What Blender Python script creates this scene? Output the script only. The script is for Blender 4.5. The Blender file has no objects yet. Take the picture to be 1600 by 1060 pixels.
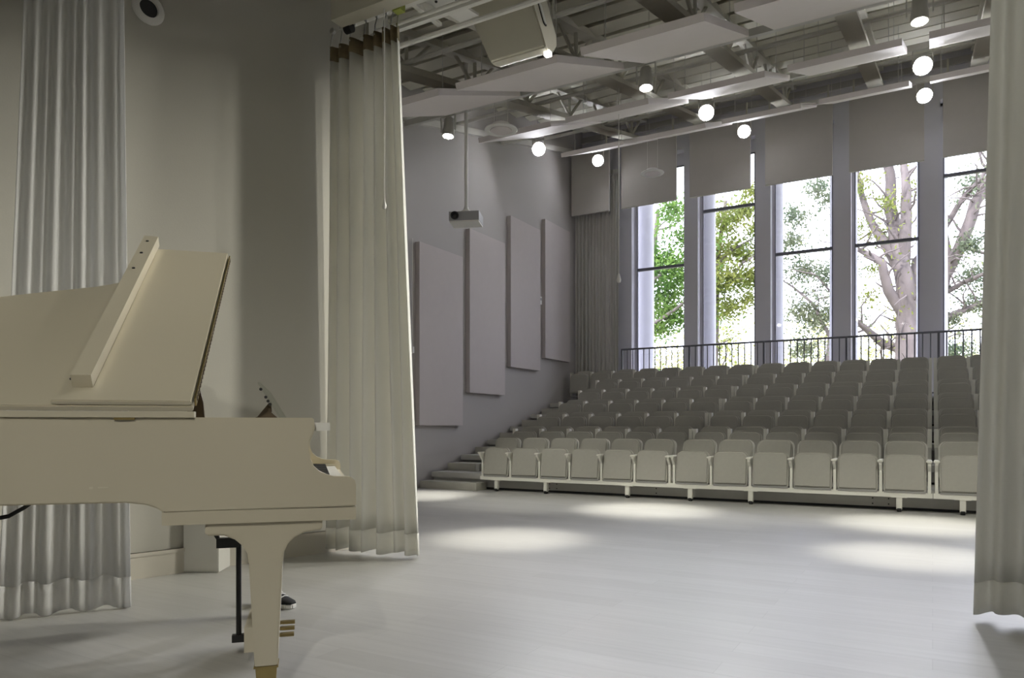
import bpy, bmesh, math, random
from mathutils import Vector, Matrix
random.seed(7)
S = bpy.context.scene
COL = S.collection
PI = math.pi
R = math.radians

# ------------------------------------------------------------------ materials
def mat(name, col, rough=.6, metal=0, var=.06, scale=6, bump=0, bscale=200, emit=None, es=0, spec=.5, coat=0, stretch=(1, 1, 1)):
    m = bpy.data.materials.new(name); m.use_nodes = True
    nt = m.node_tree; b = nt.nodes['Principled BSDF']
    b.inputs['Roughness'].default_value = rough; b.inputs['Metallic'].default_value = metal
    b.inputs['Specular IOR Level'].default_value = spec
    b.inputs['Coat Weight'].default_value = coat
    tc = nt.nodes.new('ShaderNodeTexCoord'); mp = nt.nodes.new('ShaderNodeMapping')
    mp.inputs['Scale'].default_value = stretch
    nt.links.new(tc.outputs['Object'], mp.inputs['Vector'])
    n = nt.nodes.new('ShaderNodeTexNoise'); n.inputs['Scale'].default_value = scale; n.inputs['Detail'].default_value = 4
    nt.links.new(mp.outputs['Vector'], n.inputs['Vector'])
    mx = nt.nodes.new('ShaderNodeMix'); mx.data_type = 'RGBA'
    mx.inputs['A'].default_value = tuple(c * (1 - var) for c in col) + (1,)
    mx.inputs['B'].default_value = tuple(min(1, c * (1 + var)) for c in col) + (1,)
    nt.links.new(n.outputs['Fac'], mx.inputs['Factor'])
    nt.links.new(mx.outputs['Result'], b.inputs['Base Color'])
    if bump:
        n2 = nt.nodes.new('ShaderNodeTexNoise'); n2.inputs['Scale'].default_value = bscale
        nt.links.new(mp.outputs['Vector'], n2.inputs['Vector'])
        bp = nt.nodes.new('ShaderNodeBump'); bp.inputs['Strength'].default_value = bump; bp.inputs['Distance'].default_value = .01
        nt.links.new(n2.outputs['Fac'], bp.inputs['Height']); nt.links.new(bp.outputs['Normal'], b.inputs['Normal'])
    if emit:
        b.inputs['Emission Color'].default_value = tuple(emit) + (1,); b.inputs['Emission Strength'].default_value = es
    return m

def cloth(name, col, trans=.35, rough=.9):
    m = mat(name, col, rough, var=.04, scale=3, bump=.15, bscale=400, spec=.2)
    nt = m.node_tree; b = nt.nodes['Principled BSDF']; out = nt.nodes['Material Output']
    t = nt.nodes.new('ShaderNodeBsdfTranslucent'); t.inputs['Color'].default_value = tuple(col) + (1,)
    ms = nt.nodes.new('ShaderNodeMixShader'); ms.inputs[0].default_value = trans
    nt.links.new(b.outputs[0], ms.inputs[1]); nt.links.new(t.outputs[0], ms.inputs[2]); nt.links.new(ms.outputs[0], out.inputs[0])
    return m

def floor_mat():
    m = bpy.data.materials.new('pale_planks'); m.use_nodes = True
    nt = m.node_tree; b = nt.nodes['Principled BSDF']
    tc = nt.nodes.new('ShaderNodeTexCoord'); mp = nt.nodes.new('ShaderNodeMapping')
    nt.links.new(tc.outputs['Object'], mp.inputs['Vector'])
    br = nt.nodes.new('ShaderNodeTexBrick')
    br.inputs['Scale'].default_value = 1; br.inputs['Brick Width'].default_value = 1.5; br.inputs['Row Height'].default_value = .16
    br.inputs['Mortar Size'].default_value = .0015; br.inputs['Mortar Smooth'].default_value = .4
    br.inputs['Color1'].default_value = (.465, .46, .445, 1); br.inputs['Color2'].default_value = (.425, .42, .405, 1)
    br.inputs['Mortar'].default_value = (.37, .365, .355, 1)
    nt.links.new(mp.outputs['Vector'], br.inputs['Vector'])
    n = nt.nodes.new('ShaderNodeTexNoise'); n.inputs['Scale'].default_value = 4; n.inputs['Detail'].default_value = 6
    mp2 = nt.nodes.new('ShaderNodeMapping'); mp2.inputs['Scale'].default_value = (.5, 7, 1)
    nt.links.new(tc.outputs['Object'], mp2.inputs['Vector']); nt.links.new(mp2.outputs['Vector'], n.inputs['Vector'])
    mx = nt.nodes.new('ShaderNodeMix'); mx.data_type = 'RGBA'; mx.blend_type = 'OVERLAY'; mx.inputs['Factor'].default_value = .12
    nt.links.new(br.outputs['Color'], mx.inputs['A']); nt.links.new(n.outputs['Fac'], mx.inputs['B'])
    nt.links.new(mx.outputs['Result'], b.inputs['Base Color'])
    b.inputs['Roughness'].default_value = .38; b.inputs['Specular IOR Level'].default_value = .4
    return m

def leaf_mat(name, c1, c2):
    m = bpy.data.materials.new(name); m.use_nodes = True
    nt = m.node_tree; b = nt.nodes['Principled BSDF']; out = nt.nodes['Material Output']
    tc = nt.nodes.new('ShaderNodeTexCoord'); n = nt.nodes.new('ShaderNodeTexNoise'); n.inputs['Scale'].default_value = 1.3; n.inputs['Detail'].default_value = 5
    nt.links.new(tc.outputs['Object'], n.inputs['Vector'])
    cr = nt.nodes.new('ShaderNodeValToRGB'); cr.color_ramp.elements[0].position = .35; cr.color_ramp.elements[1].position = .65
    cr.color_ramp.elements[0].color = tuple(c1) + (1,); cr.color_ramp.elements[1].color = tuple(c2) + (1,)
    nt.links.new(n.outputs['Fac'], cr.inputs['Fac']); nt.links.new(cr.outputs['Color'], b.inputs['Base Color'])
    b.inputs['Roughness'].default_value = .6
    t = nt.nodes.new('ShaderNodeBsdfTranslucent'); nt.links.new(cr.outputs['Color'], t.inputs['Color'])
    ms = nt.nodes.new('ShaderNodeMixShader'); ms.inputs[0].default_value = .45
    nt.links.new(b.outputs[0], ms.inputs[1]); nt.links.new(t.outputs[0], ms.inputs[2]); nt.links.new(ms.outputs[0], out.inputs[0])
    return m

def glass_mat(name, tint, refl=.06):
    m = bpy.data.materials.new(name); m.use_nodes = True
    nt = m.node_tree; out = nt.nodes['Material Output']; nt.nodes.remove(nt.nodes['Principled BSDF'])
    tr = nt.nodes.new('ShaderNodeBsdfTransparent'); tr.inputs['Color'].default_value = tuple(tint) + (1,)
    g = nt.nodes.new('ShaderNodeBsdfGlossy'); g.inputs['Roughness'].default_value = .03
    ms = nt.nodes.new('ShaderNodeMixShader'); ms.inputs[0].default_value = refl
    nt.links.new(tr.outputs[0], ms.inputs[1]); nt.links.new(g.outputs[0], ms.inputs[2]); nt.links.new(ms.outputs[0], out.inputs[0])
    return m

M = dict(
    floor=floor_mat(),
    wall=mat('painted_wall', (.50, .485, .43), .75, var=.025, scale=1.2, bump=.05, bscale=90),
    house=mat('painted_house_wall', (.42, .40, .39), .8, var=.03, scale=1.5, bump=.05, bscale=90),
    pier=mat('painted_pier', (.62, .61, .67), .7, var=.02),
    base=mat('painted_baseboard', (.56, .53, .46), .55, var=.03),
    deck=mat('painted_roof_deck', (.68, .66, .58), .8, var=.08, scale=3),
    steel=mat('painted_roof_steel', (.56, .545, .48), .6, var=.05),
    white=mat('white_paint', (.80, .79, .75), .45, var=.02),
    panel=mat('acoustic_panel_fabric', (.53, .49, .485), .95, var=.03, scale=8, bump=.2, bscale=500, spec=.1),
    cloud=mat('ceiling_cloud_fabric', (.72, .67, .66), .9, var=.02, scale=8, spec=.1),
    drop=mat('hanging_baffle_fabric', (.47, .45, .425), .95, var=.03, scale=8, spec=.1),
    seat=mat('beige_seat_fabric', (.385, .375, .335), .9, var=.05, scale=30, bump=.2, bscale=700, spec=.15),
    frame=mat('white_seat_frame', (.78, .77, .70), .4, var=.02),
    post=mat('grey_seat_post', (.55, .54, .50), .5, var=.03),
    tier=mat('grey_tier_deck', (.50, .495, .47), .55, var=.05, scale=10),
    tierdark=mat('dark_tier_fascia', (.30, .295, .28), .6, var=.06),
    black=mat('black_metal', (.012, .012, .013), .45, var=.1),
    rubber=mat('black_rubber', (.02, .02, .02), .8),
    rail=mat('dark_railing_paint', (.10, .10, .12), .5, var=.05),
    sash=mat('dark_window_sash', (.13, .13, .16), .5, var=.05),
    piano=mat('ivory_piano_lacquer', (.60, .55, .43), .28, var=.03, scale=2, coat=.3),
    brass=mat('worn_brass', (.36, .28, .12), .35, .9, var=.2, scale=20),
    gold=mat('gold_iron_plate', (.40, .30, .12), .4, .7),
    steelw=mat('bright_steel', (.6, .6, .58), .3, .9),
    keys=mat('ivory_keys', (.85, .84, .78), .25, var=.02),
    wood=mat('dark_brown_wood', (.09, .06, .03), .5, var=.2, scale=12),
    band=mat('brown_header_tape', (.24, .19, .11), .85, var=.25, scale=40),
    proj=mat('grey_projector_case', (.34, .34, .35), .5),
    shade=mat('lens_glass', (.01, .01, .012), .08),
    spk=mat('speaker_cream_paint', (.66, .63, .53), .6, var=.02),
    curtain=cloth('white_stage_curtain', (.82, .81, .76), .32),
    sheer=cloth('white_sheer_curtain', (.84, .84, .84), .5),
    grey_curtain=cloth('grey_house_curtain', (.64, .63, .60), .15),
    trim=mat('pale_metal_trim', (.62, .61, .58), .5),
    bark=mat('pale_bark', (.125, .105, .105), .9, var=.6, scale=5, bump=.6, bscale=14, stretch=(1, 1, .35)),
    leaf1=leaf_mat('green_leaves', (.05, .13, .02), (.15, .25, .05)),
    leaf2=leaf_mat('yellow_green_leaves', (.12, .17, .03), (.27, .29, .07)),
    leaf3=leaf_mat('dusty_leaves', (.08, .12, .07), (.20, .22, .14)),
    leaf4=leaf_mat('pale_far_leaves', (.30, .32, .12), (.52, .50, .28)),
    grass=mat('dry_lawn', (.30, .30, .17), .95, var=.25, scale=2),
    concrete=mat('pale_concrete', (.62, .62, .70), .8, var=.04),  # columns are white; the bluish tint holds the sky light on them
    glass=glass_mat('window_glass', (.96, .97, 1.0)),
    acrylic=glass_mat('clear_acrylic', (.95, .96, .94), .12),
    led=mat('lit_led_cells', (1, 1, 1), .5, emit=(1, .97, .92), es=8),
    ledhot=mat('bright_led_cells', (1, 1, 1), .5, emit=(.95, .96, 1), es=160),
    ind=mat('lit_indicator', (1, 1, 1), .5, emit=(1, .98, .9), es=3),
    sole=mat('white_shoe_sole', (.8, .8, .78), .6),
    canvas=mat('black_canvas', (.015, .015, .017), .85),
    tag=mat('green_tag', (.35, .40, .08), .6),
    step=mat('step_paint', (.45, .44, .39), .6, var=.04),
    wear=mat('scratched_lacquer', (.66, .62, .50), .35, var=.05),
)

# ------------------------------------------------------------------ mesh helpers
IDF = lambda a, b, c: (a, b, c)
class MB:
    def __init__(s): s.bm = bmesh.new()
    def add(s, verts, faces, f=None):
        vs = [s.bm.verts.new(f(*v) if f else v) for v in verts]
        out = []
        for fc in faces:
            try: out.append(s.bm.faces.new([vs[i] for i in fc]))
            except ValueError: pass
        return vs, out
    def bev(s, vs, w, seg=2):
        if w <= 0: return
        es = set()
        for v in vs:
            for e in v.link_edges:
                if len(e.link_faces) == 2 and e.calc_face_angle(0) > .6: es.add(e)
        bmesh.ops.bevel(s.bm, geom=list(es), offset=w, segments=seg, affect='EDGES', clamp_overlap=True)
    def box(s, x0, x1, y0, y1, z0, z1, b=0, f=None, seg=2):
        v = [(x0, y0, z0), (x1, y0, z0), (x1, y1, z0), (x0, y1, z0), (x0, y0, z1), (x1, y0, z1), (x1, y1, z1), (x0, y1, z1)]
        vs, _ = s.add(v, [(3, 2, 1, 0), (4, 5, 6, 7), (0, 1, 5, 4), (1, 2, 6, 5), (2, 3, 7, 6), (3, 0, 4, 7)], f)
        s.bev(vs, b, seg); return s
    def prism(s, poly, c0, c1, f=IDF, b=0, seg=2):
        n = len(poly)
        v = [(a, q, c0) for a, q in poly] + [(a, q, c1) for a, q in poly]
        fc = [tuple(range(n - 1, -1, -1)), tuple(range(n, 2 * n))] + [(i, (i + 1) % n, n + (i + 1) % n, n + i) for i in range(n)]
        vs, _ = s.add(v, fc, f); s.bm.normal_update(); s.bev(vs, b, seg); return s
    def tube(s, pts, rad, n=8, cap=True):
        pts = [Vector(p) for p in pts]
        rs = rad if isinstance(rad, (list, tuple)) else [rad] * len(pts)
        rings = []; prev = None
        for i, p in enumerate(pts):
            d = (pts[min(i + 1, len(pts) - 1)] - pts[max(i - 1, 0)]).normalized()
            if prev is None:
                prev = d.orthogonal().normalized()
            u = (prev - d * prev.dot(d))
            u = u.normalized() if u.length > 1e-5 else d.orthogonal().normalized()
            prev = u; w = d.cross(u)
            rings.append([s.bm.verts.new(p + (u * math.cos(2 * PI * k / n) + w * math.sin(2 * PI * k / n)) * rs[i]) for k in range(n)])
        for a, b in zip(rings, rings[1:]):
            for k in range(n):
                s.bm.faces.new((a[k], a[(k + 1) % n], b[(k + 1) % n], b[k]))
        if cap:
            s.bm.faces.new(rings[0][::-1]); s.bm.faces.new(rings[-1])
        return s
    def lathe(s, prof, n=24, f=IDF):
        # prof: list of (r, z); closed top/bottom when r==0 skipped
        rings = []
        for r, z in prof:
            if r < 1e-6: rings.append([s.bm.verts.new(f(0, 0, z))])
            else: rings.append([s.bm.verts.new(f(r * math.cos(2 * PI * k / n), r * math.sin(2 * PI * k / n), z)) for k in range(n)])
        for a, b in zip(rings, rings[1:]):
            for k in range(n):
                k2 = (k + 1) % n
                if len(a) == 1 and len(b) == 1: continue
                if len(a) == 1: s.bm.faces.new((a[0], b[k2], b[k]))
                elif len(b) == 1: s.bm.faces.new((a[k], a[k2], b[0]))
                else: s.bm.faces.new((a[k], a[k2], b[k2], b[k]))
        return s
    def mesh(s, name, m, smooth=35):
        bmesh.ops.recalc_face_normals(s.bm, faces=s.bm.faces[:])
        me = bpy.data.meshes.new(name); s.bm.to_mesh(me); s.bm.free()
        if smooth:
            me.polygons.foreach_set('use_smooth', [True] * len(me.polygons))
            me.set_sharp_from_angle(angle=R(smooth))
        me.materials.append(M[m] if isinstance(m, str) else m)
        return me
    def build(s, name, m, parent=None, loc=None, smooth=35):
        return link(name, s.mesh(name, m, smooth), parent, loc)

def link(name, me, parent=None, loc=None):
    o = bpy.data.objects.new(name, me); COL.objects.link(o)
    if parent: o.parent = parent
    if loc: o.location = loc
    return o
def tag(o, label, cat, group=None):
    o['label'] = label; o['category'] = cat
    if group: o['group'] = group
    return o
def thing(name, label, cat, loc=(0, 0, 0), rz=0, group=None):
    o = bpy.data.objects.new(name, None); COL.objects.link(o); o.location = loc; o.rotation_euler = (0, 0, rz)
    o.empty_display_size = .1
    return tag(o, label, cat, group)
def struct(o): o['kind'] = 'structure'; return o
def rrect(w, h, rt, rb, n=5):
    """rounded rectangle centred on x, base at 0; counter-clockwise"""
    p = []
    for cx, cy, r, a0 in ((w / 2 - rb, rb, rb, -90), (w / 2 - rt, h - rt, rt, 0), (-w / 2 + rt, h - rt, rt, 90), (-w / 2 + rb, rb, rb, 180)):
        for i in range(n + 1):
            a = R(a0 + 90 * i / n); p.append((cx + r * math.cos(a), cy + r * math.sin(a)))
    return p
def ordinal(i): return ['first', 'second', 'third', 'fourth', 'fifth', 'sixth', 'seventh', 'eighth', 'ninth', 'tenth', 'eleventh', 'twelfth', 'thirteenth', 'fourteenth', 'fifteenth', 'sixteenth'][i - 1]

# ------------------------------------------------------------------ setting
PITCH = .247; TD = .85; TY = 9.65
roofz = lambda y: 3.586 + .24 * y          # underside of the roof trusses
deckz = lambda y: roofz(y) + .62
XL = -7.13; XR = 4.5; YW = 15.65

struct(MB().box(-7.6, 5, -4, 16.2, -.12, 0).build('floor', 'floor'))
# house left wall
b = MB(); b.prism([(4.6, 0), (16.2, 0), (16.2, deckz(16.2) + .2), (4.6, deckz(4.6) + .2)], XL - .25, XL, lambda a, q, c: (c, a, q))
struct(b.build('wall_left', 'house'))
b = MB(); b.prism([(-4, 0), (16.2, 0), (16.2, deckz(16.2) + .2), (4.6, deckz(4.6) + .2), (-4, 5.6)], XR, XR + .25, lambda a, q, c: (c, a, q))
struct(b.build('wall_right', 'house'))
b = MB(); b.box(-7.6, 5, -4.25, -4, 0, 5.6); struct(b.build('wall_front', 'wall'))
# splayed stage wall
SD = Vector((.237, .9715, 0)); SN = Vector((.9715, -.237, 0)); S0 = Vector((-4.43, 2.77, 0))
def sp(t, d, z):   # t along the wall, d out from it
    p = S0 + SD * t + SN * d; return (p.x, p.y, z)
b = MB(); b.box(-7, 1.95, -.25, 0, 0, 5.6, f=sp); struct(b.build('wall_stage', 'wall'))
e = sp(1.95, 0, 0)
b = MB(); b.box(-7.4, e[0], e[1] - .12, e[1] + .12, 0, 5.9); struct(b.build('wall_proscenium', 'wall'))
b = MB(); b.box(-7, 1.93, .001, .022, 0, .165, f=sp); b.box(-7, 1.93, .001, .026, .14, .165, f=sp)
struct(b.build('baseboard_stage', 'base'))
b = MB(); b.box(-7.4, 4.6, 4.85, 5.05, 4.62, 5.9); struct(b.build('wall_header', 'wall'))
b = MB(); b.box(2.2, 4.6, 4.85, 5.05, 0, 4.62); struct(b.build('wall_wing', 'wall'))
b = MB(); b.box(-7.6, 5, -4.2, 5.05, 5.6, 5.75); struct(b.build('ceiling_stage', 'wall'))

# roof deck with ribs and dark strips for shaded gaps
b = MB()
b.prism([(4.7, deckz(4.7)), (18.2, deckz(18.2)), (18.2, deckz(18.2) + .18), (4.7, deckz(4.7) + .18)], -7.5, 5, lambda a, q, c: (c, a, q))
y = 5.0
while y < 16:
    z = deckz(y)
    b.box(-7.1, 4.5, y, y + .13, z - .07, z + .02)
    b.box(-7.1, 4.5, y - .06, y + .19, z - .085, z - .07)
    y += .56
ceil = struct(b.build('ceiling', 'deck', smooth=0))
b = MB(); y = 5.0; rr = random.Random(3)
while y < 16:
    x = -7.0 + rr.random() * .5
    while x < 4:
        ln = rr.uniform(.5, 1.1); b.box(x, x + ln, y + .375, y + .425, deckz(y + .375) - .004, deckz(y + .425) + .02); x += ln + rr.uniform(.25, .7)
    y += .56
b.build('deck_gap_shade', 'black', ceil, smooth=0)  # black strips stand in for the shadowed gaps above the joists

# window wall
WP = 1.508; WX0 = -5.905; WW = 1.205
HEAD = 7.05; SILL = 1.2
b = MB()
xs = [XL - .2]
for k in range(7):
    l = WX0 + WP * k; xs += [l, l + WW]
xs.append(XR + .2)
for i in range(0, len(xs), 2):
    b.box(xs[i], xs[i + 1], YW, YW + .42, 0, deckz(15.9) + .1, b=.0)
for k in range(7):
    l = WX0 + WP * k
    b.box(l, l + WW, YW, YW + .42, 0, SILL); b.box(l, l + WW, YW, YW + .42, HEAD, deckz(15.9) + .1)
struct(b.build('wall_back', 'pier', smooth=0))
for k in range(7):
    l = WX0 + WP * k; r = l + WW
    fz = 6.78; yy = YW + .22
    o = MB(); o.box(l, l + .05, yy, yy + .09, SILL, HEAD); o.box(r - .05, r, yy, yy + .09, SILL, HEAD)
    o.box(l, r, yy, yy + .09, SILL, SILL + .06); o.box(l, r, yy, yy + .09, HEAD - .05, HEAD)
    o.box(l + .04, r - .04, yy, yy + .09, fz, HEAD - .04)
    w = struct(o.build(f'window_{k+1}', 'pier', smooth=0))
    tz = 5.69 if k in (1, 4) else 4.57
    mb = MB(); mb.box(l + .04, r - .04, yy + .01, yy + .08, tz - .03, tz + .03)
    for xx in (l + .045, r - .065): mb.box(xx, xx + .02, yy - .005, yy + .03, SILL + .05, fz)
    mb.box(l + .05, r - .05, yy - .005, yy + .03, fz - .025, fz)
    mb.build('window_sash', 'sash', w, smooth=0)
    MB().box(l + .05, r - .05, yy + .045, yy + .051, SILL + .05, fz).build('window_pane', 'glass', w, smooth=0)

# ledger trim along the house left wall, following the roof
b = MB(); b.prism([(5.1, roofz(5.1) - .02), (15.6, roofz(15.6) - .02), (15.6, roofz(15.6) + .09), (5.1, roofz(5.1) + .09)], XL, XL + .07, lambda a, q, c: (c, a, q))
struct(b.build('trim_1', 'trim'))
b = MB(); b.box(XL, XR, YW - .06, YW, 7.62, 7.74); struct(b.build('trim_2', 'house'))

# roof trusses
TX = [-5.6, -4.03, -2.46, -.89, .68]
tpos = ['nearest the left wall', 'second from the left wall', 'third from the left wall', 'fourth from the left wall', 'rightmost, partly behind the right curtain']
for i, x in enumerate(TX):
    t = thing('roof_truss', f'painted steel roof truss with diagonal webs, {tpos[i]}', 'truss', (x, 0, 0), 0, 'sloping roof trusses')
    sl = lambda a, q, c: (c, a, q + roofz(a))
    MB().prism([(5.1, 0), (15.6, 0), (15.6, .07), (5.1, .07)], -.12, .12, sl).prism([(5.1, .07), (15.6, .07), (15.6, .13), (5.1, .13)], -.02, .02, sl).build('bottom_chord', 'steel', t)
    MB().prism([(5.1, .46), (15.6, .46), (15.6, .55), (5.1, .55)], -.08, .08, sl).build('top_chord', 'steel', t)
    y = 5.55; k = 0
    while y < 15:
        for dy in (-.5, 0, .5):
            MB().tube([(0, y, roofz(y) + .1), (0, y + dy, roofz(y + dy) + .48)], .026, 6).build('web', 'steel', t)
        y += 1.55
# bridging bars between trusses
for i, y in enumerate((7.0, 10.4, 13.3)):
    z = roofz(y) + .12
    o = MB(); o.tube([(XL + .02, y, z), (1.5, y, z)], .03, 8)
    tag(o.build('bridging_bar', 'trim'), ['pale bridging pipe crossing the trusses nearest the stage', 'pale bridging pipe crossing the middle of the trusses', 'pale bridging pipe crossing the trusses near the windows'][i], 'pipe', 'bridging pipes in the roof')

# lighting bars carrying the lamps
LROW = [9.0, 11.9, 14.65]
for i, y in enumerate(LROW):
    z = roofz(y) - .05
    o = MB().box(XL + .02, 2.0, y - .03, y + .03, z - .045, z + .045, b=.006)
    tag(o.build('lighting_bar', 'trim'), ['long pale lighting bar under the trusses above the first cloud row', 'long pale lighting bar under the trusses behind the second cloud row', 'long pale lighting bar under the trusses close to the windows'][i], 'lighting bar', 'lighting bars')

# ------------------------------------------------------------------ acoustic clouds
Y0 = 6.7; TH = R(21.3)
CW, CD, CT = 1.245, 2.02, .075
colx = [-.905 * Y0, -.6835 * Y0, -.4575 * Y0, -.2310 * Y0, -.005 * Y0]
rows = [(Y0, .97 + .559 * Y0), (1.415 * Y0, .97 + .655 * Y0), (1.845 * Y0, .97 + .760 * Y0)]
rn = ['front row over the stage opening', 'middle row', 'back row near the windows']
cn = ['leftmost', 'second from the left', 'third from the left', 'fourth from the left', 'fifth from the left']
panel_me = MB().box(0, CW, 0, CD, 0, CT, b=.004).mesh('cloud_panel', 'cloud')
for ri, (ry, rz) in enumerate(rows):
    for ci, cx in enumerate(colx):
        if ci == 4 and ri < 1: continue
        t = thing('acoustic_cloud', f'tilted pale ceiling cloud, {cn[ci]} in the {rn[ri]}', 'acoustic panel', (cx, ry, rz), 0, 'tilted ceiling clouds')
        o = link('cloud_panel', panel_me, t); o.rotation_euler = (TH, 0, 0)
        for ux in (.15, CW - .15):
            for uy in (.3, CD - .3):
                yy = uy * math.cos(TH); zz = uy * math.sin(TH) + CT
                MB().tube([(ux, yy, zz - .01), (ux, yy, max(zz + .08, deckz(ry + yy) - rz + .02))], .004, 5).build('suspension_wire', 'trim', t)

# hanging baffles in front of the windows
for k in range(7):
    x = -7.36 + WP * (k) - .02
    x0, x1 = (max(x, XL + .06) if k == 0 else x), x + 1.22
    t = thing('hanging_baffle', f'dark grey fabric baffle hanging before the windows, {["leftmost, beside the corner", "second from the left", "third from the left", "fourth from the left", "fifth from the left", "sixth from the left, by the right curtain", "last on the right"][k]}', 'baffle', (x0, 14.93, 5.74), 0, 'hanging window baffles')
    if k == 6: pass
    MB().box(0, x1 - x0, 0, .06, 0, roofz(14.93) + .1 - 5.74 - .05, b=.006).build('baffle_panel', 'drop', t)
    for ux in (.06, x1 - x0 - .09):
        MB().box(ux, ux + .03, .015, .045, roofz(14.93) - 5.74, roofz(14.93) - 5.74 + .3).build('hanger', 'steel', t)

# wall panels
for i, (y0, y1, z0, z1) in enumerate([(9.27, 10.5, 1.0, 3.92), (10.72, 11.94, 1.58, 4.47), (12.16, 13.38, 2.14, 5.06), (13.6, 14.8, 2.43, 5.35)]):
    o = MB().box(XL, XL + .085, y0, y1, z0, z1, b=.008).build('wall_acoustic_panel', 'panel')
    tag(o, ['tall grey fabric wall panel, lowest and nearest the stage', 'tall grey fabric wall panel, second up from the stage beside the projector', 'tall grey fabric wall panel, third up the stairs', 'tall grey fabric wall panel, highest, beside the corner curtain'][i], 'acoustic panel', 'stepped wall panels')
t = thing('thermostat', 'small white wall device between the third and fourth wall panels', 'thermostat', (XL, 13.47, 3.62))
MB().box(-.01, .05, -.05, .05, -.08, .08, b=.01).build('housing', 'white', t)
MB().box(.05, .054, -.03, .03, .0, .05, b=.002).build('display', 'proj', t)
t = thing('wall_cord_cleat', 'small pale cord tied to a cleat left of the lowest wall panel', 'cord', (XL, 9.16, 2.2))
MB().tube([(.03, 0, 1.75), (.03, .005, .9), (.03, 0, .02)], .004, 6).build('cord', 'white', t)
MB().box(0, .05, -.02, .02, -.06, .04, b=.008).build('cleat', 'white', t)

# ------------------------------------------------------------------ seating tiers, steps, chairs
TXR = 2.6
for n in range(1, 7):
    y = TY + TD * (n - 1); z = PITCH * n
    t = thing('seating_tier', f'grey telescopic seating platform, {["lowest, behind the front row", "second level up", "third level up", "fourth level up", "fifth level up", "topmost, under the back row"][n-1]}', 'platform', (0, y, 0), 0, 'telescopic seating platforms')
    d = TD + .22 if n < 6 else YW - y - .02
    MB().box(XL + .05, TXR, 0, d, z - .035, z, b=.004).build('deck', 'tier', t)
    MB().box(XL + .05, TXR, -.012, .03, z - .085, z - .003, b=.006).build('nosing', 'tier', t)
    MB().box(XL + .06, TXR, .045, .07, z - PITCH + .03, z - .036).build('fascia', 'tierdark' if n > 1 else 'tier', t)
    MB().box(XL + .06, TXR, .075, .10, z - PITCH, z - .04).build('support_frame', 'black', t)
    if n == 1:
        for x in (-4.95, -4.83, -3.3, -2.02, -.62, -.45, .28):
            for zz in (.06, .125):
                MB().lathe([(0, 0), (.009, 0), (.007, .006), (0, .006)], 10, lambda a, q, c, x=x, zz=zz: (x + a, .045 - c, zz + q)).build('bolt', 'black', t)
for n in range(0, 6):
    y1 = TY + TD * n; z1 = PITCH * (n + .5); y0 = y1 - (.42 if n else .31)
    t = thing('aisle_step', f'grey half step on the wall side stair, {["lowest, on the stage floor", "second from the floor with a small bracket", "third from the floor", "fourth from the floor", "fifth from the floor", "highest, by the back row"][n]}', 'step', (0, 0, 0), 0, 'stair half steps')
    zb = PITCH * n
    x0, x1 = (XL + .04, -6.02) if n == 0 else (XL + .06, -6.12)
    MB().box(x0, x1, y0, y1 - .002 - (.012 if n else .014), zb + (.0 if n == 0 else .002), z1 if n else .115, b=.008).build('step_block', 'step', t)
    MB().box(x0 + .01, x1 - .01, y0 + .0, y0 + .06, z1 if n else .115, (z1 if n else .115) + .004).build('tread_strip', 'tier', t)
    if n == 1:
        MB().lathe([(0, 0), (.035, 0), (.035, .12), (0, .12)], 14, lambda a, q, c: (-6.45 + a, y0 - .04 + q, zb + c)).build('bracket', 'tier', t)

# chair parts (origin: floor under the seat front, x centred; faces -y)
def seat_mesh():
    mb = MB(); a = R(7)
    mb.prism(rrect(.435, .43, .085, .03), 0, .075, lambda x, z, d: (x, d * math.cos(a) + z * math.sin(a), .17 + z * math.cos(a) - d * math.sin(a)), b=.022, seg=3)
    return mb.mesh('seat', 'seat')
def back_mesh():
    mb = MB(); a = R(12)
    mb.prism(rrect(.42, .44, .085, .04), 0, .065, lambda x, z, d: (x, .27 + d * math.cos(a) + z * math.sin(a), .315 + z * math.cos(a) - d * math.sin(a)), b=.02, seg=3)
    return mb.mesh('backrest', 'seat')
def seam_mesh():
    mb = MB(); a = R(12)
    f = lambda x, z, d: (x, .27 + d * math.cos(a) + z * math.sin(a), .315 + z * math.cos(a) - d * math.sin(a))
    mb.prism(rrect(.455, .445, .09, .04), .05, .075, f, b=.006)
    return mb.mesh('back_shell', 'post')
def hinge_mesh():
    mb = MB(); mb.box(-.21, .21, .012, .07, .150, .172, b=.006); mb.box(-.225, .225, .04, .30, .145, .165, b=.004)
    return mb.mesh('seat_hinge', 'tierdark')
def arm_front_mesh():
    mb = MB()
    mb.prism([(-.05, .505), (-.045, .475), (.03, .40), (.035, .10), (.10, .10), (.12, .40), (.30, .47), (.32, .505)], -.016, .016, lambda a, q, c: (c, a, q), b=.004)
    mb.prism([(-.032, -.065), (.032, -.065), (.026, .33), (-.026, .33)], .50, .525, b=.008)
    return mb.mesh('armrest', 'frame')
def arm_tier_mesh():
    mb = MB()
    mb.box(-.024, .024, .16, .25, .46, .70, b=.012)
    return mb.mesh('armrest', 'frame')
def post_mesh():
    mb = MB()
    mb.box(-.018, .018, .15, .22, .0, .47, b=.004)
    return mb.mesh('side_post', 'post')
def foot_mesh():
    mb = MB(); mb.box(-.235, .235, .10, .20, .0, .05, b=.004); mb.box(-.03, .03, .12, .18, .04, .16, b=.004)
    return mb.mesh('pedestal', 'tierdark')
ME = dict(seat=seat_mesh(), back=back_mesh(), shell=seam_mesh(), hinge=hinge_mesh(), armf=arm_front_mesh(), armt=arm_tier_mesh(), post=post_mesh(), foot=foot_mesh())
CP = .49; HW = CP / 2
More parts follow.
